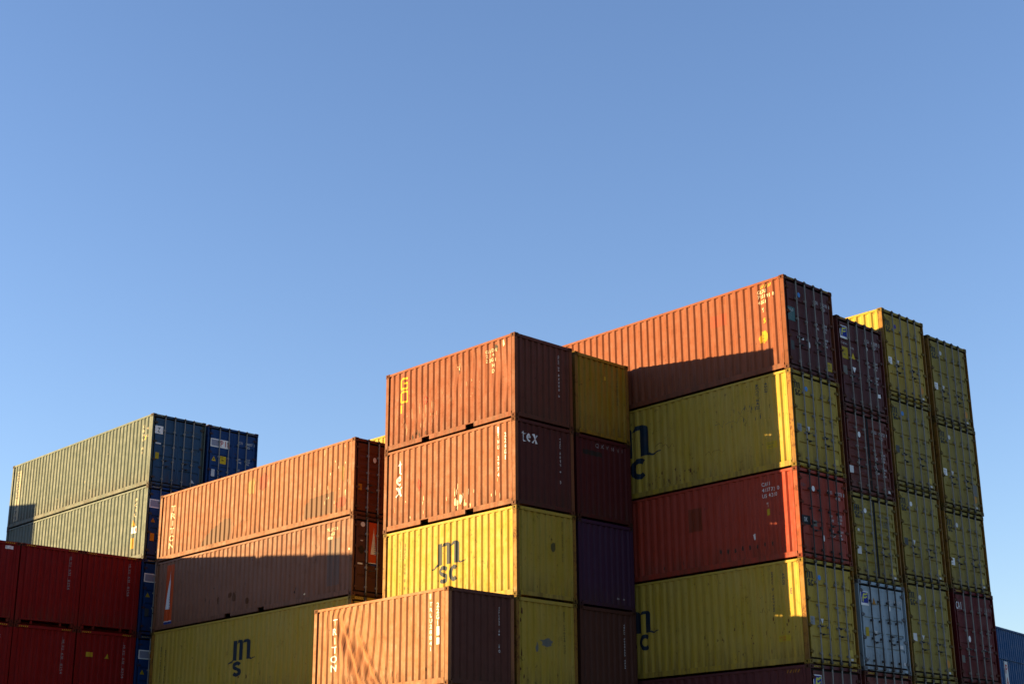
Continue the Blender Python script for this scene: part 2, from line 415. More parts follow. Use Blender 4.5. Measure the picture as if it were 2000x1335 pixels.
def door_mesh(h, ribs):
    """one leaf, local u 0..DW (along +y), v from .168 to h-.148; outer plane at x=0"""
    mb = MB(); v0, v1 = .185, h - .165; a = .07; g = .004
    th = .05
    # border of square tube
    mb.box(-th, g, v0, 0, a, v1); mb.box(-th, DW - a, v0, 0, DW - g, v1)
    mb.box(-th, a + .0005, v0, -.0005, DW - a - .0005, v0 + a); mb.box(-th, a + .0005, v1 - a, -.0005, DW - a - .0005, v1)
    p = [(v0 + a + .0005, -.006)]
    n = ribs; span = (v1 - v0 - 2*a)
    for i in range(1, n + 1):
        c = v0 + a + span * i / (n + 1)
        if ribs <= 5: p += [(c - .052, -.006), (c - .034, -.036), (c + .022, -.036), (c + .030, -.006)]
        else: p += [(c - .11, -.006), (c - .06, -.036), (c + .03, -.036), (c + .08, -.006)]
    p.append((v1 - a - .0005, -.006))
    for (va, xa), (vb, xb) in zip(p, p[1:]): mb.quad((xa, a, va), (xa, DW - a, va), (xb, DW - a, vb), (xb, a, vb))
    for (va, xa), (vb, xb) in zip(p, p[1:]):
        mb.quad((-th, a, va), (xa, a, va), (xb, a, vb), (-th, a, vb)); mb.quad((-th, DW-a, va), (xa, DW-a, va), (xb, DW-a, vb), (-th, DW-a, vb))
    return mb.mesh('door')
def bar_mesh(h):
    mb = MB(); top = h - .045; bot = .06; x = .052
    mb.tube((x, 0, bot), (x, 0, top), .021, 10)
    for z in (.30, h * .36, h * .56, h * .78):
        mb.box(.003, -.042, z - .03, x + .004, .042, z + .03)
    return mb.mesh('locking_bar')
def cam_mesh(h):
    mb = MB()
    for z in (0,):
        mb.box(.030, -.05, z - .032, .078, .05, z + .032); mb.box(.022, -.02, z - .06, .066, .022, z + .06)
    return mb.mesh('cam_keeper', .004)
def handle_mesh(sgn):
    mb = MB(); x = .075
    for z, l in ((1.06, .26), (.84, .36)):
        mb.tube((x, 0, z), (x + .004, sgn * l * .55, z - .012), .009, 6); mb.tube((x + .004, sgn * l * .55, z - .012), (x, sgn * l, z + .008), .009, 6)
        mb.box(.01, sgn * l * .5 - .026, z - .035, .066, sgn * l * .5 + .026, z + .012)
        mb.box(.04, -.02, z - .022, .085, .02, z + .022)
    return mb.mesh('door_handle')
def hinge_mesh():
    mb = MB(); mb.tube((0, 0, -.06), (0, 0, .06), .017, 8); mb.box(-.02, -.075, -.032, .006, .09, .032); return mb.mesh('hinge')
def gasket_mesh(h, wide):
    mb = MB(); w = .055 if wide else .012
    mb.box(-.046, -w, .186, .004 if wide else -.012, w, h - .166)
    y = W/2 - .10
    for a, b in ((.125, .184), (h - .164, h - .105)): mb.box(-.075, -y, a, -.05, y, b)
    for sg in (-1, 1):
        a, b = sorted((sg * (W/2 - .155), sg * (W/2 - .10))); mb.box(-.075, a, .1845, -.06, b, h - .1645)
    return mb.mesh('door_gasket')
HINGE_Z = (.12, .37, .63, .9)

def post_mesh(h, hinged):
    """corner post, local origin at the outer corner, running to -x and +y"""
    mb = MB()
    if hinged:
        mb.box(-.15, .005, .1185, -.006, .048, h - .1185); mb.box(-.170, .030, .1185, -.1505, .1, h - .1185)
        mb.box(-.149, .0485, .1185, -.085, .15, h - .1185); return mb.mesh('corner_post', .005)
    mb.box(-.15, .005, .1185, -.006, .12, h - .1185)
    mb.box(-.170, .030, .1185, -.1505, .1, h - .1185)
    return mb.mesh('corner_post', .006)
def wall_marks(obj, groups, place, bu, bv):
    """scuffs, rust and dark patches belong to the sheet itself: same mesh, own paint slot"""
    me = obj.data
    V_ = [tuple(v.co) for v in me.vertices]; F_ = [tuple(p.vertices) for p in me.polygons]; MI = [0] * len(F_); slots = []
    for lv, (ck, polys) in enumerate(groups):
        m2 = mark_mesh('x', polys, lambda u, v, e: place(u, v, e + lv * .0012), bu, bv, True)
        n = len(V_); V_ += [tuple(v.co) for v in m2.vertices]; fs = [tuple(i + n for i in p.vertices) for p in m2.polygons]
        F_ += fs; slots.append(ck); MI += [len(slots)] * len(fs); bpy.data.meshes.remove(m2)
    nm = bpy.data.meshes.new(obj.name.split('.')[0]); nm.from_pydata(V_, [], F_)
    nm.polygons.foreach_set('material_index', MI)
    mat = obj.material_slots[0].material
    for _ in range(len(slots) + 1): nm.materials.append(None)
    obj.data = nm
    for i, mm in enumerate([mat] + [ink(k) for k in slots]):
        obj.material_slots[i].link = 'OBJECT'; obj.material_slots[i].material = mm
    nm.update()
GROUPS = 'stacked shipping containers'
def container(L, h, loc, col, label, door=True, side=None, end=None, near=True, seed=1, amp=.008, dents=(), crease=False,
              pockets=False, tunnel=False, ribs=4, wide=False, frame=None, doorcol=None, bars='steel', hazard=None, endcol=None, decals=True, sheetph=0.):
    o = bpy.data.objects.new('shipping_container', None); COL.objects.link(o)
    o.location = (loc[0] - L/2, loc[1] + W/2, loc[2]); o.empty_display_size = .5
    o['label'] = label; o['category'] = 'shipping container'; o['group'] = GROUPS
    body = pm(col); fr = pm(frame or col); x1, y1 = L/2, W/2; pmat = fm(frame or col)
    key = (L, h)
    put('frame', cached(('fr', L, h, pockets, tunnel, door), lambda: frame_mesh(L, h, pockets, tunnel, door)), fr, o)
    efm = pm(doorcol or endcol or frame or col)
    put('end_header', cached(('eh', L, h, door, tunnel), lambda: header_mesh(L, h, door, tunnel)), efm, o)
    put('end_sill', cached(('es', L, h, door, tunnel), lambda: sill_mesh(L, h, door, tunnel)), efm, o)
    cast = cached('cast', casting_mesh); cmat = cm(frame or col)
    for sx in (-1, 1):
        for sy in (-1, 1):
            for z in (0, h - .118):
                put('corner_casting', cast, cmat, o, (x1 - .178 if sx > 0 else -x1, -y1 if sy < 0 else y1 - .162, z))
    for sx in (-1, 1):
        for sy in (-1, 1):
            p = put('corner_post', cached(('cp', h, door and sx > 0), lambda: post_mesh(h, door and sx > 0)), pmat, o, (sx * x1, sy * y1, 0)); p.scale = (sx, -sy, 1)
    put('roof_panel', cached(('rf',) + key, lambda: roof_mesh(L, h)), body, o)
    # sides: u runs from the far (-x) end
    v0, v1 = .198, h - .083
    def plain(): return Sheet(.168, L - .168, v0, v1, P_SIDE, .014, .036)
    back = cached(('sd', L, h, 1), lambda: plain().mesh('side_wall', lambda u, v, d: (u - L/2, W/2 - d, v)))
    put('side_wall', back, body, o)
    if near:
        sh = Sheet(.168, L - .168, v0, v1, P_SIDE, .014, .036, seed, amp, dents, crease, crease, sheetph)
        me = sh.mesh('side_wall', lambda u, v, d: (u - L/2, -W/2 + d, v))
    else:
        sh = plain(); me = cached(('sd', L, h, 0), lambda: sh.mesh('side_wall', lambda u, v, d: (u - L/2, -W/2 + d, v)))
    wall_s = put('side_wall', me, body, o)
    sp = lambda u, v, e: (u - L/2, -W/2 + sh.depth(u, v) - .004 - e, v)
    # ends
    es = Sheet(.115, W - .115, .16, h - .108, P_END, .03, .045)
    put('end_wall', cached(('ew', L, h, -1), lambda: es.mesh('end_wall', lambda u, v, d: (-L/2 + d, u - W/2, v))), body, o)
    if not door:
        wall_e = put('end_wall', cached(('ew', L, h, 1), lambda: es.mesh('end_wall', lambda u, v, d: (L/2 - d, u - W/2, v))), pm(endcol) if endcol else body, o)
        ep = lambda u, v, e: (L/2 - es.depth(u, v) + .004 + e, u - W/2, v); ebu = es.bu
    else:
        dx = x1 - .028; dc = pm(doorcol or col); steel = pm(bars); dsteel = pm('dark_steel')
        for i in (0, 1):
            d = put('door', cached(('dr', h, ribs), lambda: door_mesh(h, ribs)), dc, o, (dx, -y1 + .16 + i * DW, 0))
            for yy in ((.40, .84) if i == 0 else (.235, .64)):
                b = put('locking_bar', cached(('lb', h), lambda: bar_mesh(h)), steel, d, (0, yy, 0))
                for zz in (h - .06, .082):
                    put('cam_keeper', cached('ck', lambda: cam_mesh(h)), dsteel if bars != 'steel' else paint('keeper steel', (.05, .05, .045), .4, .1), d, (0, yy, zz))
            hy = .40 if i == 0 else .235
            put('door_handle', cached('hd', lambda: handle_mesh(1)), dsteel, d, (0, hy, 0))
            for k in HINGE_Z:
                put('hinge', cached('hg', hinge_mesh), cmat, d, (.012, .004 if i == 0 else DW - .004, k * h * .98))
        put('door_gasket', cached(('gk', h, wide), lambda: gasket_mesh(h, wide)), paint('black rubber', (.008, .008, .008), 0, 0, .8), o, (dx, 0, 0))
        wall_e = None
        ep = lambda u, v, e: (dx + .0035 + e, u - W/2, v); ebu = ()
        hz = hazard or ('black' if 'yellow' in col else 'yellow')
        if h > 2.7 and decals:
            ps = []
            for a in (.20, 1.86):
                for k in range(6):
                    u = a + k * .065; ps.append([(u, h - .075), (u + .028, h - .075), (u + .058, h - .028), (u + .03, h - .028)])
            put('hazard_stripes', mark_mesh('hazard_stripes', ps, lambda u, v, e: (x1 - .0065, u - W/2, v)), ink('dullyellow' if hz == 'yellow' else 'olivetext'), o)
    if tunnel:
        ps = []
        for a in (.20, 1.86):
            for k in range(5):
                u = a + k * .075; ps.append([(u, h - .085), (u + .03, h - .085), (u + .06, h - .035), (u + .03, h - .035)])
        put('hazard_stripes', mark_mesh('hazard_stripes', ps, lambda u, v, e: (x1 - .0065, u - W/2, v)), ink('dullyellow'), o)
    # a mark: (part name, ink colour, polygons[, lift level])
    for where, marks, wl in (('s', side or (), wall_s), ('e', end or (), wall_e)):
        own = [m for m in marks if m[0] in ('scuff', 'dark_patch', 'rust_patch', 'repair_patch')]
        if own and wl:
            marks = [m for m in marks if m not in own]
            if where == 's': wall_marks(wl, [(m[1], m[2]) for m in own], lambda u, v, e: (lambda q: (q[0], q[1] + .0025, q[2]))(sp(u, v, e)), sh.bu, sh.bv)
            else: wall_marks(wl, [(m[1], m[2]) for m in own], lambda u, v, e: (lambda q: (q[0] - .0025, q[1], q[2]))(ep(u, v, e)), ebu, ())
        for mk in marks:
            nm, ck, polys = mk[:3]
            if not polys: continue
            lv = mk[3] if len(mk) > 3 else 0
            if where == 's':
                me = mark_mesh(nm, polys, lambda u, v, e: sp(u, v, e + lv * .002), sh.bu, sh.bv, True)
            else:
                me = mark_mesh(nm, polys, lambda u, v, e: ep(u, v, e + lv * .002), ebu, (), True)
            put(nm, me, ink(ck), o)
    return o

# --------------------------------------------------- recurring lettering sets
LT, ST, LG = 'lettering', 'sticker', 'logo'
def cargo_text(h, c, code, cc='white', top=None, line2='45G1'):
    """right-hand door: number block and weight table"""
    t = top or h - .46
    out = [(LT, c, T(code[:4], 1.46, t, .105, .7) + T(code[4:], 1.84, t, .105, .66) + T(line2, 1.84, t - .15, .1, .7))]
    a = T('MGW', 1.48, t - .72, .075, .8) + T('TARE', 1.48, t - .85, .075, .8) + T('32500', 1.86, t - .68, .072, .8) + T('71650', 1.86, t - .78, .072, .8) + T('3900', 1.86, t - .88, .072, .8)
    a += T('NET', 1.48, t - 1.18, .075, .8) + T('CUCAP', 1.46, t - 1.30, .075, .8) + T('28600', 1.87, t - 1.14, .072, .8) + T('76M', 1.87, t - 1.24, .072, .8) + T('2694', 1.87, t - 1.34, .072, .8)
    out.append((LT, c if c != 'white' else 'palegrey', a)); return out
def msc_door(h, rnd='blue', st='white', tri=True, low='yellow', orange=False):
    v = h - .4
    out = [(LG, 'navy', M_(.18, v - .15, .44, v + .05) + SC(.19, v - .35, .46, v - .18))]
    if rnd: out.append((ST, rnd, Disc(.75, h - .49, .072, .075)))
    if st: out.append((ST, st, Rc(.20, h - 1.83, .40, h - 1.60)))
    if st == 'white' or st == 'grey': out.append((ST, 'darkgrey', T('X8', .23, h - 1.64, .06) + T('K2', .23, h - 1.73, .06), 1))
    if tri: out.append((ST, 'palegrey', Tri(.75, h - 1.78, .14, .15, False)))
    out += cargo_text(h, 'olivetext', 'MSCU8817', top=h - .50)
    if low == 'orange': out.append((ST, 'orange', Disc(2.02, .50, .11, .12)))
    else: out.append((ST, 'faintyellow', Rc(1.93, .32, 2.12, .50)))
    if orange: out.append((ST, 'palegrey', Rc(2.02, .20, 2.13, .26)))
    return out
def big_msc(u0, u1, vt, vm, vb):
    return [(LG, 'navy', M_(u0, vm, u1, vt) + s_(u0 + .02, vb, u0 + (u1-u0)*.47, vm - .03) + c_(u0 + (u1-u0)*.53, vb, u1 - .02, vm - .03))]
def florens(u0, v0, u1, v1):
    return [(LG, 'white', Rc(u0, v0, u1, v1)), (LG, 'signblue', Rc(u0+.025, v0+.07, u1-.025, v1-.025), 1), (LG, 'fyellow', Fmark(u0+.05, v0+.09, u1-.04, v1-.03), 2)]
def tower(u0, v0, u1, v1):
    """tall red panel with a white spire, blue foot"""
    w = u1 - u0; h = v1 - v0; b = v0 + h*.06
    hatch = []
    for k in range(9):
        t = k / 9; y = v0 + h*(.27 + .4*t); ww = w*.34*(1-t)+.01
        hatch += Rc(u0 + w*.62 - ww*.1, y, u0 + w*.62 + ww*.8, y + h*.012)
    return [(LG, 'towerred', Rc(u0, b, u1, v1)), (LG, 'deepblue', Rc(u0, v0, u1, b - .012)), (LG, 'white', Rc(u0, b - .012, u1, b + .006), 1),
            (LG, 'palegrey', [[(u0+w*.22, v0+h*.26), (u0+w*.80, v0+h*.26), (u0+w*.59, v0+h*.74), (u0+w*.46, v0+h*.74)], [(u0+w*.49, v0+h*.74), (u0+w*.57, v0+h*.74), (u0+w*.53, v0+h*.9)]], 1),
            (LG, 'bluegrey', hatch, 2)]
def scuffs(seed, n, u0, u1, v0, v1, ru=.03, rv=.06):
    rg = random.Random(seed); out = []
    for k in range(n): out += Blob(rg.uniform(u0, u1), rg.uniform(v0, v1), rg.uniform(.4, 1) * ru, rg.uniform(.3, 1.6) * rv, seed * 31 + k, 9)
    return out
def squiggle(seed, u, v, du, n, w=.012):
    rg = random.Random(seed); pts = [(u, v)]
    for k in range(n): pts.append((pts[-1][0] + du * rg.uniform(.3, 1), v + rg.uniform(-.14, .14)))
    return Stroke(pts, w, w * .5)

# --------------------------------------------------- stacks: heights from the top down
FULL = {'A1': [S]*6, 'A2': [S]*6, 'B1': [H,H,S,H,H,H], 'B2': [H,S,S,S,H,H], 'B3': [H]*6, 'B4': [H,H,S,H,H,H],
        'C1': [S,S,H,H,H], 'D1': [H]*6, 'D2': [H]*6, 'F1': [S]*3, 'E1': [H]*4, 'Y1': [S]*5 + [H], 'K1': [H]*3 + [S]*3}
XY = {'A1': (0, 0), 'A2': (-.074, 2.625), 'B1': (5.985, 5.307), 'B2': (5.915, 8.023), 'B3': (5.815, 10.728), 'B4': (5.79, 13.44),
      'C1': (-7.75, .12), 'D1': (-20.87, .07), 'D2': (-20.93, 2.63), 'F1': (.036, -2.56), 'E1': (-20.87, -2.42), 'Y1': (-7.3, 5.4), 'K1': (-40.6, -9.9)}
def base(n, lv):
    hs = FULL[n]; k = len(hs) - 1 - lv
    return sum(hs[lv+1:]) + GAP * k
def C(n, lv, col, label, **kw):
    L = 6.058 if n in ('A1', 'A2', 'F1') else 12.192
    x, y = XY[n]; yy = kw.pop('row', 0)
    rg = random.Random(n + str(lv) + str(yy)); dx, dy = rg.uniform(-.022, .022), rg.uniform(-.014, .014)
    return container(L, FULL[n][lv], (x + dx, y + dy + yy, base(n, lv)), col, label, seed=kw.pop('seed', sum(map(ord, n)) + lv * 13), **kw)

# ---- the tall pile of short containers in the middle (closed ends show)
C('A1', 0, 'gold_red', 'short orange-red container with yellow G and O lettering, topmost of the middle stack', door=False, endcol='gold_end_shaded', pockets=True, amp=.013,
  dents=((5.2, 1.7, .35, .5, .045), (5.6, 1.2, .2, .5, .04), (4.3, 2.1, .18, .3, .04), (3.4, 1.9, .15, .3, .05), (1.6, .9, .5, .4, .02)),
  side=[(LT, 'yellow', G_(.72, 1.93, 1.10, 2.31) + O_(.72, 1.49, 1.10, 1.87) + Rc(.73, 1.17, .80, 1.44)),
        (LT, 'cream', T('GLDU', 4.76, 2.30, .10, 1.0, .13) + T('214', 4.76, 2.16, .10, 1.0, .13) + T('22G1', 4.76, 2.01, .10, 1.0, .11) + V('HD', 5.02, 1.85, .12, .09, .18)),
        (LT, 'cream', Blob(5.56, 2.36, .045, .12, 4)),
        ('scuff', 'scrape', scuffs(3, 26, .4, 2.6, .55, 1.15, .022, .12) + scuffs(5, 16, 2.8, 4.6, 1.0, 1.6, .018, .05)),
        ('scuff', 'darkstain', scuffs(8, 9, 1.3, 2.4, .2, .4, .03, .07) + Blob(3.55, 1.98, .05, .16, 5) + Blob(5.22, 2.3, .09, .12, 9) + Blob(4.1, 1.5, .03, .06, 3)),
        ('scuff', 'cream', scuffs(11, 5, 3.45, 3.6, 1.85, 2.15, .018, .05) + Blob(4.14, 1.52, .025, .04, 7), 1),
        ('scuff', 'red', Stroke(arc(1.95, 1.35, .1, .13, 0, 350, 12), .018))],
  end=[(LT, 'palegrey', VR('GLDU', 1.88, 2.27, .055, .075) + VR('2143393', 1.88, 1.92, .055, .115) + VR('3', 1.88, 1.02, .055, .09))])
C('A1', 1, 'tex_red', 'short orange-brown container with white tex lettering, second down in the middle stack', door=False, endcol='tex_end_shaded', pockets=True, amp=.006,
  side=[(LT, 'white', t_(.66, 1.78, .90, 2.24) + e_(.62, 1.42, .88, 1.72) + x_(.60, 1.06, .90, 1.38)),
        (LT, 'white', V('TTNU 2974', 5.29, 2.36, .12, .07, .165) + V('224G1', 5.59, 2.20, .14, .07, .17)),
        (LT, 'white', Rc(5.29, 2.22, 5.35, 2.42)),
        ('scuff', 'cream', Blob(3.44, .46, .06, .12, 2) + Blob(3.66, .54, .06, .15, 6) + scuffs(21, 9, 3.2, 4.4, .3, .9, .02, .09) + scuffs(22, 14, .3, 5.6, .25, 1.0, .014, .07)),
        ('scuff', 'red', Stroke(arc(1.72, 1.3, .07, .13, 0, 350, 12), .02) + Stroke([(1.68, 1.5), (1.74, 1.1)], .02))],
  end=[(LT, 'white', t_(.28, 1.94, .50, 2.28) + e_(.48, 1.93, .72, 2.18) + x_(.72, 1.92, .97, 2.2)),
       (LT, 'palegrey', VR('TTNU', 1.89, 2.28, .05, .085) + VR('4297', 1.89, 1.86, .05, .12) + VR('1 6', 1.89, 1.26, .05, .14))])
C('A1', 2, 'yellow', 'short sunlit yellow container with dark m and sc letters, above the creased orange one', door=False, amp=.006,
  side=big_msc(2.62, 3.55, 1.93, 1.24, .74) + [(LT, 'olivetext', VR('MEDITERRANEAN SHIPPING', .80, 2.25, .06, .075) + VR('MSCU 303 8 6 1', 1.0, 2.15, .09, .12)),
        ('scuff', 'brownrust', scuffs(31, 12, 3.8, 5.7, .3, 1.9, .010, .08))],
  end=[(LT, 'olivetext', VR('MSCU 3038617 22G1', 1.90, 2.34, .05, .072)), ('scuff', 'olivetext', Blob(1.52, 1.55, .07, .16, 12)), ('scuff', 'darkstain', Blob(.85, .33, .03, .04, 2))])
C('A1', 3, 'yellow', 'short yellow container end with a grey scrubbed patch, beside the creased orange one', door=False, near=False,
  end=[(LT, 'olivetext', VR('MSCU 2710449 22G1', 1.93, 2.32, .05, .072)), ('scuff', 'greypatch', Blob(1.24, 1.40, .26, .11, 3) + Blob(.84, 1.22, .07, .14, 5)),
       ('scuff', 'brownrust', scuffs(7, 8, .15, .3, .3, 2.3, .03, .12))])
C('A2', 0, 'yellow_dark', 'short dull yellow container end with one small bright yellow sticker', door=False, near=False, amp=0,
  end=[(ST, 'yellow', Rc(1.34, 1.93, 1.45, 2.05)), (LT, 'olivetext', VR('TGHU 7241986 22G1', 1.93, 2.4, .05, .072))])
C('A2', 1, 'deep_maroon', 'short dark maroon container end with a spaced row of white letters', door=False, near=False,
  end=[(LT, 'faintwhite', T('QXVNN', .85, 2.41, .12, .9, .235) + T('I', 2.02, 2.41, .12, .9, .1)), ('scuff', 'darkstain', Rc(.3, 2.0, 1.2, 2.15))])
C('A2', 2, 'purple', 'short dark purple container end between the maroon and the brown one', door=False, near=False,
  end=[('scuff', 'faintwhite', Blob(1.72, .34, .03, .03, 2) + Blob(1.98, .34, .02, .03, 4))])
C('A2', 3, 'brown_end', 'short dark brown container end below the purple one, with a thin white vertical number', door=False, near=False,
  end=[(LT, 'palegrey', VR('TRLU 2295480 22G1', 1.93, 2.2, .04, .08))])
# ---- right-hand block, door ends showing
C('B1', 0, 'gold_red', 'long orange-red container with white and yellow codes, topmost of the tallest stack', amp=.004, doorcol='maroon',
  frame='gold_red', ribs=4, seed=4,
  side=[(LT, 'cream', T('GLDU', 11.2, 2.62, .11, .9) + T('715195 8', 11.2, 2.46, .11, .85) + T('45G1', 11.2, 2.29, .11, .9)),
        (LT, 'cream', T('MW', 11.32, 2.06, .07, .8) + T('HY', 11.34, 1.97, .06, .8)), (LT, 'yellow', T('5', 11.33, 1.72, .15, 1.2)),
        (ST, 'warnyellow', Blob(11.34, 1.12, .15, .18, 5)), (ST, 'black', T('EC', 11.27, 1.22, .05, .9) + T('GR', 11.27, 1.13, .05, .9) + T('96', 11.27, 1.04, .05, .9), 1),
        ('hazard_stripes', 'faintyellow', [[(11.3 + k*.09, 2.66), (11.33 + k*.09, 2.66), (11.37 + k*.09, 2.76), (11.34 + k*.09, 2.76)] for k in range(5)]),
        ('repair_patch', 'redpatch', Rc(9.34, 1.88, 9.98, 2.26))],
  end=[(ST, 'blue', Disc(.75, 2.42, .07, .08)), ('sign', 'teal', Rc(.15, 1.52, .49, 1.95)), (LT, 'palegrey', T('GOLD', .18, 1.90, .08, .9), 1),
       (LT, 'grey', T('CNTR', .18, 1.78, .05, .9) + T('LEASE', .18, 1.70, .04, .9) + T('TEL', .2, 1.62, .04, .9), 1), (ST, 'white', Rc(.64, 1.02, .86, 1.10)),
       (ST, 'white', Rc(1.02, 1.55, 1.10, 1.60)), (ST, 'dullyellow', Rc(1.98, .30, 2.2, .58)), (ST, 'darkgrey', T('CSC', 2.0, .52, .06, .8) + T('PLATE', 2.0, .42, .04, .9), 1), (ST, 'darkgrey', Rc(.20, .62, .36, .9)),
       (ST, 'white', Disc(1.12, .93, .035, .1))] + cargo_text(H, 'palegrey', 'GLDU715195 8'))
C('B1', 1, 'yellow', 'long yellow container with big dark letters partly hidden, under the tallest orange-red one', amp=.005,
  side=big_msc(4.95, 6.62, 2.35, 1.30, .64) + [(ST, 'dullyellow', Rc(11.18, .66, 11.54, .86)), (ST, 'darkgrey', T('CAUTION', 11.2, .83, .05, .8) + T('HIGH', 11.25, .74, .05, .8), 1),
        (LT, 'darkgrey', VR('MSCU 8421', 10.9, 2.66, .09, .09) + VR('45G1', 11.22, 2.66, .09, .09)),
        ('scuff', 'darkgrey', squiggle(3, 9.3, 1.75, .16, 12) + squiggle(4, 10.2, 2.0, .11, 9) + scuffs(41, 14, 9.9, 11.2, 1.5, 2.3, .02, .05)),
        ('scuff', 'brownrust', squiggle(5, 6.9, 1.5, .12, 9, .02) + squiggle(6, 8.9, .9, .15, 8) + scuffs(42, 22, 6.6, 8.6, .3, .7, .03, .05))],
  end=[(LG, 'black', M_(.18, 2.34, .44, 2.54) + SC(.19, 2.14, .46, 2.31))] + msc_door(H, 'blue', 'grey')[1:])
C('B1', 2, 'cai_red', 'long bright red container with white CAXI code, between two long yellow ones', amp=.004,
  bars='dark_steel',
  side=[(LT, 'palegrey', T('CAXI', 10.92, 2.31, .11, .9) + T('413773 0', 10.92, 2.14, .11, .85) + T('US 4310', 10.92, 1.97, .11, .85) + T('MG', 11.04, 1.72, .06, .9) + T('8', 11.08, 1.64, .06, .9)),
        (ST, 'dullyellow', Rc(11.04, 1.34, 11.16, 1.52)), (ST, 'palegrey', [[(10.49, .86), (10.6, .88), (10.6, .7), (10.54, .7)]]),
        ('repair_patch', 'brownpatch', Rc(8.14, 1.26, 8.66, 1.95)),
        ('scuff', 'darkstain', [q for k in range(8) for q in Blob(9.3 + k * .27, .52 - .02 * (k % 3), .025, .07, k + 60)] + scuffs(44, 14, 3.5, 9, .25, .45, .02, .05))],
  end=[(ST, 'white', Disc(.77, 2.05, .075, .08)), (LT, 'bluegrey', T('CAI', .2, 2.15, .1, .9)), (ST, 'black', Rc(.13, .96, .53, 1.22)), (ST, 'palegrey', T('OK', .22, 1.17, .13, .8), 1),
       (ST, 'greypatch', Rc(.66, .96, .84, 1.13)), (ST, 'white', Disc(1.13, .66, .03, .09)), (LT, 'palegrey', [])] + cargo_text(S, 'palegrey', 'CAXI413773 0', top=2.12, line2='4310'))
C('B1', 3, 'yellow', 'long yellow container under the bright red one, sunlit only at its upper corner', amp=.004,
  side=big_msc(5.45, 6.48, 2.05, 1.36, .88) + [(ST, 'dullyellow', Rc(11.2, .66, 11.58, .83)), (ST, 'red', T('CAUTION', 11.22, .8, .05, .8) + T('HIGH', 11.3, .73, .05, .8), 1),
        (LT, 'darkgrey', VR('MSCU 5 407281', 11.04, 2.62, .09, .09) + VR('45G1', 11.44, 2.55, .08, .1)), (LT, 'darkgrey', T('E', 11.68, 2.1, .16, .6)),
        ('scuff', 'brownrust', scuffs(51, 26, 8.5, 11.6, .3, 1.4, .02, .04) + squiggle(9, 10.6, 1.55, .1, 5))],
  end=[('rust_patch', 'brownrust', scuffs(77, 10, 1.95, 2.2, .5, 1.0, .02, .09))] + msc_door(H, 'blue', 'grey', orange=True))
C('B1', 4, 'maroon', 'long dark maroon container with a blue sign, cut off by the lower photo edge', amp=.003, hazard='yellow',
  side=[(LT, 'palegrey', T('F A', 11.2, 2.3, .2, .9)), ('hazard_stripes', 'amber', [[(11.4 + k*.09, 2.7), (11.43 + k*.09, 2.7), (11.47 + k*.09, 2.78), (11.44 + k*.09, 2.78)] for k in range(5)])],
  end=florens(.15, 2.1, .55, 2.62) + [(LT, 'palegrey', T('FSCU', 1.48, 2.42, .085) + T('930182 6', 1.86, 2.42, .085))])
C('B2', 0, 'maroon', 'dark maroon container with blue sign and large yellow label, next to the tallest stack', near=False, frame='rust_red',
  end=florens(.15, 2.2, .55, 2.62) + [(LT, 'palegrey', T('florens', .16, 2.10, .08, .75) + T('group', .62, 2.02, .07, .75)), (ST, 'dullyellow', Rc(.20, 1.56, .50, 1.93)), (ST, 'darkgrey', T('TO', .27, 1.85, .07) + T('9M6', .24, 1.72, .06, .9), 1),
       (ST, 'yellow', Tri(.77, 1.63, .2, .2)), (ST, 'greypatch', Rc(.20, 1.05, .40, 1.33)), (ST, 'white', Tri(.78, 1.18, .2, .18, False)), (ST, 'white', Disc(1.55, 2.12, .05, .07)), (ST, 'white', Rc(1.95, .62, 2.12, .74))]
  + cargo_text(H, 'palegrey', 'FSCU670295 2'))
C('B2', 1, 'rust_red', 'rusty red-brown container with a wide black door gap and a white disc', near=False, ribs=7, wide=True,
  end=[(ST, 'white', Disc(.76, 1.84, .07, .09)), (ST, 'palegrey', Rc(.12, .58, .32, .80)), (ST, 'palegrey', Rc(2.1, .22, 2.22, .30)), ('rust_patch', 'brownrust', scuffs(80, 14, .2, 2.2, .5, 2.2, .05, .03))] + cargo_text(S, 'palegrey', 'TRIU865721 9', top=2.1, line2='43G1'))
C('B2', 2, 'yellow_olive', 'yellow container with a wide black gap between its doors, above the grey one', near=False, ribs=7, wide=True,
  end=msc_door(S, 'white', 'palegrey', False, orange=True) + [(ST, 'palegrey', Rc(.28, 1.44, .38, 1.52)), (ST, 'greypatch', T('LINE', 1.5, 1.9, .2, .8))])
C('B2', 3, 'grey', 'pale blue-grey container with a blue and yellow sign, the only grey one', near=False, bars='dark_steel',
  end=florens(.12, 1.86, .52, 2.27) + [(ST, 'amber', Tri(.79, 1.93, .18, .2)), (LT, 'palegrey', T('FCIU', 1.46, 2.15, .12) + T('861095', 1.84, 2.15, .12, .7)), (ST, 'white', Disc(1.58, 1.88, .05, .08)),
       (ST, 'dullyellow', Rc(.25, .98, .42, 1.24)), (ST, 'palegrey', Tri(.78, 1.02, .15, .14, False)), (ST, 'palegrey', Rc(1.98, .74, 2.14, .84)), (ST, 'palegrey', Disc(2.16, .3, .05, .05)),
       (LT, 'bluegrey', T('MGW', 1.46, 1.6, .09) + T('TARE', 1.46, 1.48, .07) + T('30480', 1.86, 1.58, .08) + T('NET', 1.46, 1.1, .09) + T('CUCAP', 1.46, .98, .07) + T('26700', 1.86, 1.08, .08))])
C('B2', 4, 'rust_red', 'dark red container below the grey one, only its striped top edge in the photo', near=False)
msc_l = ['yellow container with violet round sticker and a sunlit upper side corner', 'yellow container with pale blue round sticker, directly under the one with the violet sticker',
         'yellow container with a large white disc, two below the one with the violet sticker', 'dull yellow container right of the pale grey one, level with its doors', 'yellow container under the one right of the grey container, cut by the photo edge']
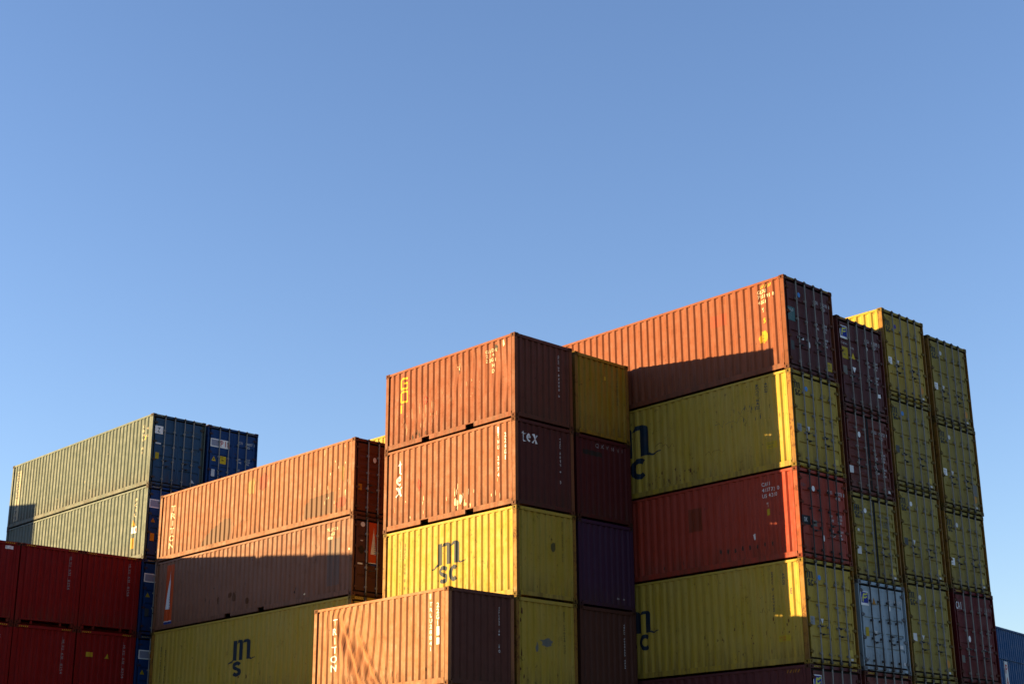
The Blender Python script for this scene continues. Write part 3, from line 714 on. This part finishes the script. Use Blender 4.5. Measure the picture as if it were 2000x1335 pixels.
for k, (r, s_k, tr, lo, cl) in enumerate([('purple', 'white', True, 'orange', 'yellow'), ('blue', 'darkgrey', False, 'yellow', 'yellow_olive'), ('white', 'darkgrey', True, 'yellow', 'yellow_olive'), ('palegrey', 'palegrey', True, 'orange', 'yellow_olive'), ('palegrey', 'white', True, 'yellow', 'yellow_olive')]):
    C('B3', k, cl, msc_l[k], near=(k == 0), amp=.01, end=msc_door(H, r, s_k, tr, lo, True) + ([('scuff', 'palegrey', Blob(1.55, 2.1, .05, .06, 2))] if k == 3 else []))
m4 = ['olive yellow container at the top of the far right stack', 'olive yellow container with a greenish door patch, second down at far right', 'olive yellow container directly above the red one marked CAI']
for k in range(3):
    C('B4', k, 'yellow_olive', m4[k], near=False, end=msc_door(FULL['B4'][k], 'palegrey', 'white', k != 2, 'orange' if k < 2 else 'yellow', True) + ([('repair_patch', 'greypatch', Rc(1.98, .62, 2.2, 1.0))] if k == 1 else []))
C('B4', 3, 'crimson', 'crimson container with white CAI letters, lowest of the far right stack', near=False,
  end=[(LT, 'white', T('CAI', .13, 2.52, .24, .62)), (ST, 'white', Disc(.77, 1.38, .07, .1)), (ST, 'greypatch', Rc(.2, .62, .38, .84)), (LT, 'palegrey', [])] + cargo_text(H, 'faintwhite', 'CAIU844170 5'))
C('B4', 4, 'maroon', 'dark container at the lower edge of the photo, right under the one marked CAI', near=False)
# ---- middle-left pile of long orange and brown containers
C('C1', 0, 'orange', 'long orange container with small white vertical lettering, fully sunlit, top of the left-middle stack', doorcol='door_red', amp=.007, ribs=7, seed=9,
  dents=((5.0, .6, .3, .35, .03), (5.9, .5, .2, .3, .03), (11.3, 1.2, .2, .6, .02)),
  side=[(LT, 'cream', V('TRITON', .82, 2.08, .22, .27, .285)),
        ('dark_patch', 'dark_patch', [[(9.4, .26), (11.05, .24), (11.1, .95), (9.75, .9), (9.5, .72)], [(2.95, .22), (4.95, .22), (4.98, .98), (4.6, 1.02), (3.8, .78), (3.3, .52)]]),  # two darker patches low on the side sheet
        ('scuff', 'darkstain', squiggle(13, 4.9, .75, .14, 5, .014) + squiggle(14, 5.6, .7, .12, 6, .014)), ('scuff', 'cream', scuffs(61, 16, 9.9, 11.9, .5, 2.4, .016, .07)),
        ('scuff', 'redpatch', Blob(6.9, 2.0, .3, .3, 3) + Blob(11.5, .5, .25, .16, 5)), ('scuff', 'stainyellow', Blob(6.2, 1.9, .25, .3, 14) + Blob(11.55, 1.5, .06, .3, 8))],
  end=[(ST, 'palegrey', Disc(.86, 1.93, .07, .09)), (ST, 'amber', Rc(.2, .85, .35, 1.06))])
C('C1', 1, 'brown_orange', 'long brown container with a red and white tower sign, half in shadow', doorcol='brown_end', pockets=True, amp=.009, seed=5,
  dents=((10.2, 1.9, .25, .5, .03), (5.5, .8, .4, .4, .03)),
  side=tower(.74, .17, 1.27, 2.40) + [(LT, 'cream', T('TRLU', 10.75, 2.33, .1, .9) + T('9125', 11.05, 2.33, .1, .9) + T('45G1', 10.95, 2.17, .1, .9)),
        ('repair_patch', 'patchgrey', Rc(10.85, .42, 11.15, 1.98) + Rc(11.19, .42, 11.5, 1.95)), ('scuff', 'darkstain', squiggle(15, 10.1, 1.9, .05, 7, .014) + scuffs(62, 9, 3, 9.5, .3, 1.2, .025, .07)),
        ('scuff', 'brownrust', scuffs(63, 5, 4, 9, .3, .9, .09, .12)), ('scuff', 'cream', Blob(10.95, 2.0, .12, .05, 3) + Blob(12.0, 1.5, .03, .04, 2) + Blob(9.6, .32, .03, .03, 5))],
  end=tower(.68, 1.02, 1.05, 2.43) + [(ST, 'palegrey', Disc(.42, 2.33, .09, .08)), (ST, 'palegrey', Rc(.34, 1.78, .44, 1.81)), (ST, 'palegrey', Rc(.24, 1.02, .44, 1.07)), (ST, 'darkstain', Disc(.38, 1.5, .1, .14))])
C('C1', 2, 'yellow', 'long shaded yellow container with dark m and s letters, below the brown one', amp=.006,
  side=[(LG, 'navy', M_(5.52, 1.36, 6.55, 2.08) + s_(5.55, .86, 6.05, 1.33)), (LG, 'brownrust', Blob(6.4, .8, .05, .08, 2)),
        (LT, 'olivetext', VR('MEDITERRANEAN', .68, 2.3, .06, .11) + VR('MSCU 4476203', .98, 2.16, .1, .11)), ('scuff', 'brownrust', scuffs(71, 14, 1, 11, .3, 1.2, .02, .06))],
  end=msc_door(H, 'blue', 'grey'))
# ---- far left: blue containers, doors toward the right
for k, lab in enumerate(['faded blue container at the top of the far left stack, with sunlit long side',
                         'blue container with sunlit long side, second down in the far left stack',
                         'blue container with a pale box sign, third down behind the red ones', 'blue container lowest behind the red ones, left of the shaded yellow one']):
    sd = []
    if k == 0: sd = [(ST, 'palecream', Rc(.50, .28, .95, 2.55)), (LT, 'bluegrey', V('COSCU 779', .55, 2.5, .2, .22, .25), 1), (LT, 'cream', V('CBHU 81', 11.45, 2.52, .1, .1, .18) + V('4G', 11.75, 2.4, .1, .08, .3)),
                     (ST, 'yellow', Rc(11.6, 1.9, 11.72, 2.05)), ('scuff', 'palecream', scuffs(90, 9, 3.5, 8.8, .5, 1.9, .035, .04))]
    if k == 1: sd = [(ST, 'white', Rc(.55, .7, .95, 2.2)), (ST, 'red', Rc(.7, 1.5, .85, 1.75), 1), (LT, 'cream', V('PCIU', 11.2, 2.5, .14, .2, .2)), (ST, 'warnyellow', Tri(11.2, 1.4, .25, .25)),
                     (ST, 'white', Rc(11.1, 1.1, 11.5, 1.35)), (ST, 'red', Rc(11.35, 1.15, 11.48, 1.3), 1), (ST, 'warnyellow', Rc(11.1, .5, 11.3, .92)), ('scuff', 'palecream', scuffs(91, 6, 2, 11, .3, 1.9, .02, .05))]
    if k == 0: en = [(ST, 'white', Rc(.14, 2.10, .5, 2.42)), (ST, 'bluegrey', T('Z', .24, 2.36, .2, .9), 1), (LT, 'palegrey', Rc(.2, 1.68, .44, 1.74)), (ST, 'dullyellow', Rc(.22, 1.08, .38, 1.34)), (ST, 'palegrey', [[(1.9, .34), (2.05, .34), (1.93, .48)]])] + cargo_text(H, 'bluegrey', 'CBHU852701 4')
    else: en = [(LG, 'white', Rc(.12, 2.02, 1.02, 2.36)), (LG, 'flag', Rc(.16, 2.06, .56, 2.32), 1), (LG, 'red', T('PIL', .58, 2.32, .24, .8), 1), (ST, 'amber' if k == 1 else 'dullyellow', Tri(.32, 1.45, .2, .18)), (ST, 'orange' if k == 1 else 'darkgrey', Rc(.24, .72, .42, 1.02))] + cargo_text(H, 'palegrey', 'PCIU802194 0')
    C('D1', k, 'blue_faded' if k < 2 else 'blue', lab, doorcol='blue' if k else 'door_blue', near=k < 2, amp=.005, side=sd, end=en, seed=k + 2)
C('D2', 0, 'blue', 'deep blue container with white PIL sign, beside the top faded blue one', near=False,
  end=[(LG, 'white', Rc(.16, 2.02, 1.06, 2.36)), (LG, 'flag', Rc(.2, 2.06, .6, 2.32), 1), (LG, 'red', T('PIL', .62, 2.33, .25, .8), 1), (ST, 'yellow', Tri(.35, 1.43, .2, .2)), (ST, 'black', Tri(.35, 1.48, .08, .08), 1), (ST, 'yellow', Rc(.64, 1.36, .93, 1.68)),
       (ST, 'black', T('HIGH', .66, 1.65, .05, .8) + T('9M6', .70, 1.55, .07, .8), 1), (ST, 'palegrey', Rc(.26, .78, .42, 1.08))] + cargo_text(H, 'palegrey', 'PCIU946027 1'))
C('D2', 1, 'blue', 'deep blue container almost hidden behind the sunlit orange one', near=False)
# ---- red containers, lower left
elab = [['dark red container with white side number, rightmost of the upper red pair of rows', 'dark red container with two small yellow labels, in the lower red row'],
        ['dark red container, second from the blue stack in the upper red row', 'dark red container, second from the blue stack in the lower red row'],
        ['dark red container cut by the left photo edge, upper red row', 'dark red container cut by the left photo edge, lower red row']]
elab[0][0] = 'dark red container of the upper red row, touching the blue stack'
for r in range(3):
    for k in range(2):
        en = [(LT, 'faintwhite', VR('HLXU 631 8254', 1.95, 2.62 if k == 0 else 2.48, .075, .095)), (LT, 'faintwhite', Rc(1.945, 1.4, 1.952, 2.6))]
        if r == 0 and k == 1: en += [(ST, 'dullyellow', Rc(.45, 1.95, .72, 2.12)), (ST, 'dullyellow', Tri(1.3, 1.93, .18, .18))]
        if r == 2 and k == 0: en = [(LT, 'dullyellow', T('HEIGHT', .3, 2.74, .07, .9)), (LT, 'white', Rc(1.9, 2.62, 2.2, 2.74)), (LT, 'bluegrey', T('5 AI', 1.92, 2.72, .07, .9), 1)]
        C('E1', k, 'bright_red', elab[r][k], door=False, tunnel=True, near=(r == 2), amp=0, row=-2.475 * r, end=en)
# ---- single short container in front
C('F1', 0, 'front_orange', 'short orange container with white TRITON lettering and deep diagonal creases, nearest in front', door=False, endcol='triton_end_shaded', crease=True, amp=.006, seed=6,
  side=[(LT, 'white', V('TRITON', .84, 2.23, .20, .34, .262)),
        (LT, 'white', V('TRLU28841', 5.27, 2.24, .11, .11, .15)), (LT, 'white', V('22G1', 5.55, 2.20, .13, .12, .16) + Rc(5.57, 1.32, 5.68, 1.56) + Rc(5.57, 1.08, 5.68, 1.26)),
        (LT, 'cream', Rc(5.24, 2.32, 5.33, 2.46)), ('scuff', 'brownrust', scuffs(101, 12, 1.5, 5.6, .25, .8, .02, .06) + squiggle(31, 1.6, .5, .1, 6))],
  end=[(LT, 'palegrey', VR('TRLU288', 1.9, 2.22, .04, .075) + VR('41 3', 1.9, 1.62, .04, .14) + VR('0', 1.9, 1.05, .06, .1))])
# ---- yellow one whose top corner peeps out
C('Y1', 0, 'yellow', 'yellow container of which only a sunlit top corner shows beside the middle stack', near=True, amp=0)

# ---- what the stacks stand on, below the lower edge of the photo or hidden behind the rows
for n, a, cols in (('A1', 4, 'brown gold_red'), ('A2', 4, 'maroon yellow'), ('B1', 5, 'yellow'), ('B2', 5, 'maroon'), ('B3', 5, 'yellow'), ('B4', 5, 'rust_red'), ('C1', 3, 'yellow brown'),
                   ('D1', 4, 'blue blue'), ('D2', 2, 'blue blue blue blue'), ('F1', 1, 'yellow maroon'), ('E1', 2, 'bright_red bright_red'), ('Y1', 1, 'maroon yellow brown rust_red yellow')):
    rows = (0, -2.475, -4.95) if n == 'E1' else (0,)
    for rw in rows:
        for k, cl in enumerate(cols.split()):
            C(n, a + k, cl, 'lower container carrying a stack, below or behind what the photo shows', near=False, door=n[0] not in 'AFE', tunnel=n[0] == 'E', row=rw, decals=False)
# two more rows of the red block and an unseen pile added beyond it, left of the picture: they throw the long shadows
for rw in (-7.9, -10.85):
    for k in range(4): C('E1', k, 'bright_red', 'red container in the rows left of the picture', near=False, door=False, tunnel=True, row=rw, decals=False)
for rw in (0, 2.68):
    for k in range(6): C('K1', k, 'brown', 'unseen brown container in a pile added to cast a shadow', near=False, row=rw, decals=False)  # unseen pile, added to shade the far end of the blue stack

# ------------------------------------------------------------------ far blue clad warehouse
def warehouse():
    o = bpy.data.objects.new('warehouse', None); COL.objects.link(o)
    o['label'] = 'blue ribbed metal warehouse with a white strip of red letters, far right'; o['category'] = 'warehouse'
    P0, P1 = Vector((-7.81, 40.73, 0)), Vector((-8.44, 44.68, 0)); d = (P1 - P0).normalized(); nrm = Vector((-d.y, d.x, 0)) * -1   # toward +x
    o.location = P0; o.rotation_euler = (0, 0, math.atan2(d.y, d.x) - math.pi/2)
    # local: y along the wall, +x toward the camera side
    ze, zs = 11.16, 9.68; m = paint('blue cladding', (.010, .058, .150), .0, .0, .6)
    y0, y1 = -14.5, 60.0
    P = [(0, 0), (.16, 0), (.19, 1), (.27, 1), (.30, 0)]
    for nm, za, zb, off in (('upper_cladding', zs + .005, ze, .03), ('lower_cladding', 0, zs - .03, 0)):
        sh = Sheet(y0, y1, za, zb, P, 0, .035)
        put(nm, sh.mesh(nm, lambda u, v, dd: (off - dd, u, v)), m, o)
    mb = MB(); mb.box(-.02, y0, zs - .03, .045, y1, zs + .004); put('drip_flashing', mb.mesh('drip_flashing'), m, o)
    mb = MB(); mb.box(-.3, y0, ze - .02, .07, y1, ze + .06); put('eaves_gutter', mb.mesh('eaves_gutter'), m, o)
    mb = MB(); mb.box(-30, y0, 0, -.05, y1, ze - .03); mb.quad((-.1, y0, ze + .04), (-15, y0, ze + 1.3), (-15, y1, ze + 1.3), (-.1, y1, ze + .04)); mb.quad((-15, y0, ze + 1.3), (-30, y0, ze), (-30, y1, ze), (-15, y1, ze + 1.3))
    put('roof', mb.mesh('roof'), m, o)
    mb = MB(); mb.box(.002, .46, 5.2, .05, .92, 9.55); s = put('sign', mb.mesh('sign'), ink('palegrey'), o)
    ps = V('PACK', .54, 9.42, .46, .3, .62)
    put('lettering', mark_mesh('lettering', ps, lambda u, v, e: (.054, u, v)), ink('red'), s)
warehouse()

# ------------------------------------------------------------------ ground
mb = MB(); mb.quad((-1500, -1500, 0), (1500, -1500, 0), (1500, 1500, 0), (-1500, 1500, 0))
gm = bpy.data.materials.new('asphalt'); t = nt(gm); out = t.nodes.new('ShaderNodeOutputMaterial'); b = t.nodes.new('ShaderNodeBsdfPrincipled'); t.links.new(b.outputs[0], out.inputs[0])
geo = t.nodes.new('ShaderNodeNewGeometry'); n1 = noise_(t, geo.outputs['Position'], .4, 6, .6); n2 = noise_(t, geo.outputs['Position'], 60, 2, .6)
v = mixc(t, ramp(t, n1, .35, .7), (.045, .043, .042, 1), (.075, .072, .068, 1)); v = mixc(t, math_(t, 'MULTIPLY', n2, .4), v, (.03, .03, .03, 1))
t.links.new(v, b.inputs['Base Color']); b.inputs['Roughness'].default_value = .9
g = put('ground', mb.mesh('ground'), gm, None); g['kind'] = 'structure'; g['label'] = 'grey asphalt yard'

# ------------------------------------------------------------------ camera
yaw, pit, rol, F = 0.8106843, 0.3188795, -0.0064190, 2917.18
fw = Vector((-math.sin(yaw)*math.cos(pit), math.cos(yaw)*math.cos(pit), math.sin(pit)))
r0 = fw.cross(Vector((0, 0, 1))).normalized(); u0 = r0.cross(fw)
rr = r0*math.cos(rol) + u0*math.sin(rol); uu = -r0*math.sin(rol) + u0*math.cos(rol)
cam = bpy.data.cameras.new('camera'); co = bpy.data.objects.new('camera', cam); COL.objects.link(co)
M = Matrix((rr, uu, -fw)).transposed().to_4x4(); M.translation = Vector((30.4023, -29.0093, 1.4057)); co.matrix_world = M
cam.sensor_width = 36; cam.lens = F / 2000 * 36; cam.clip_start = .5; cam.clip_end = 5000
scene.camera = co

# ------------------------------------------------------------------ light
D = Vector((1.015, 1.0, -.120)).normalized()
el = math.asin(-D.z); az = math.atan2(-D.x, -D.y)          # azimuth of the sun from +Y towards +X
sun = bpy.data.lights.new('sun', 'SUN'); so = bpy.data.objects.new('sun', sun); COL.objects.link(so)
so.rotation_euler = D.to_track_quat('-Z', 'Y').to_euler(); so.location = (0, 0, 40)
sun.energy = 5.0; sun.angle = R(.5); sun.color = (1.0, .69, .30)
w = bpy.data.worlds.new('World'); scene.world = w; w.use_nodes = True; t = w.node_tree; t.nodes.clear()
o = t.nodes.new('ShaderNodeOutputWorld'); bg = t.nodes.new('ShaderNodeBackground'); sk = t.nodes.new('ShaderNodeTexSky')
sk.sky_type = 'NISHITA'; sk.sun_disc = False; sk.sun_elevation = el; sk.sun_rotation = az; sk.altitude = 0; sk.air_density = 1.0; sk.dust_density = 0.1; sk.ozone_density = 2.3
bg.inputs[1].default_value = .104
tint = mixc(t, 1.0, sk.outputs[0], (.97, .89, 1.06, 1), 'MULTIPLY')
t.links.new(tint, bg.inputs[0]); t.links.new(bg.outputs[0], o.inputs[0])
vs = scene.view_settings; vs.view_transform = 'Standard'; vs.look = 'None'; vs.exposure = 2.1; vs.gamma = 1; vs.use_curve_mapping = False
for _o in bpy.data.objects:
    if 'label' in _o and len(_o['label'].replace(',', '').split()) > 16: print('LONG', _o['label'])
scene.render.engine = 'CYCLES'; scene.cycles.max_bounces = 6
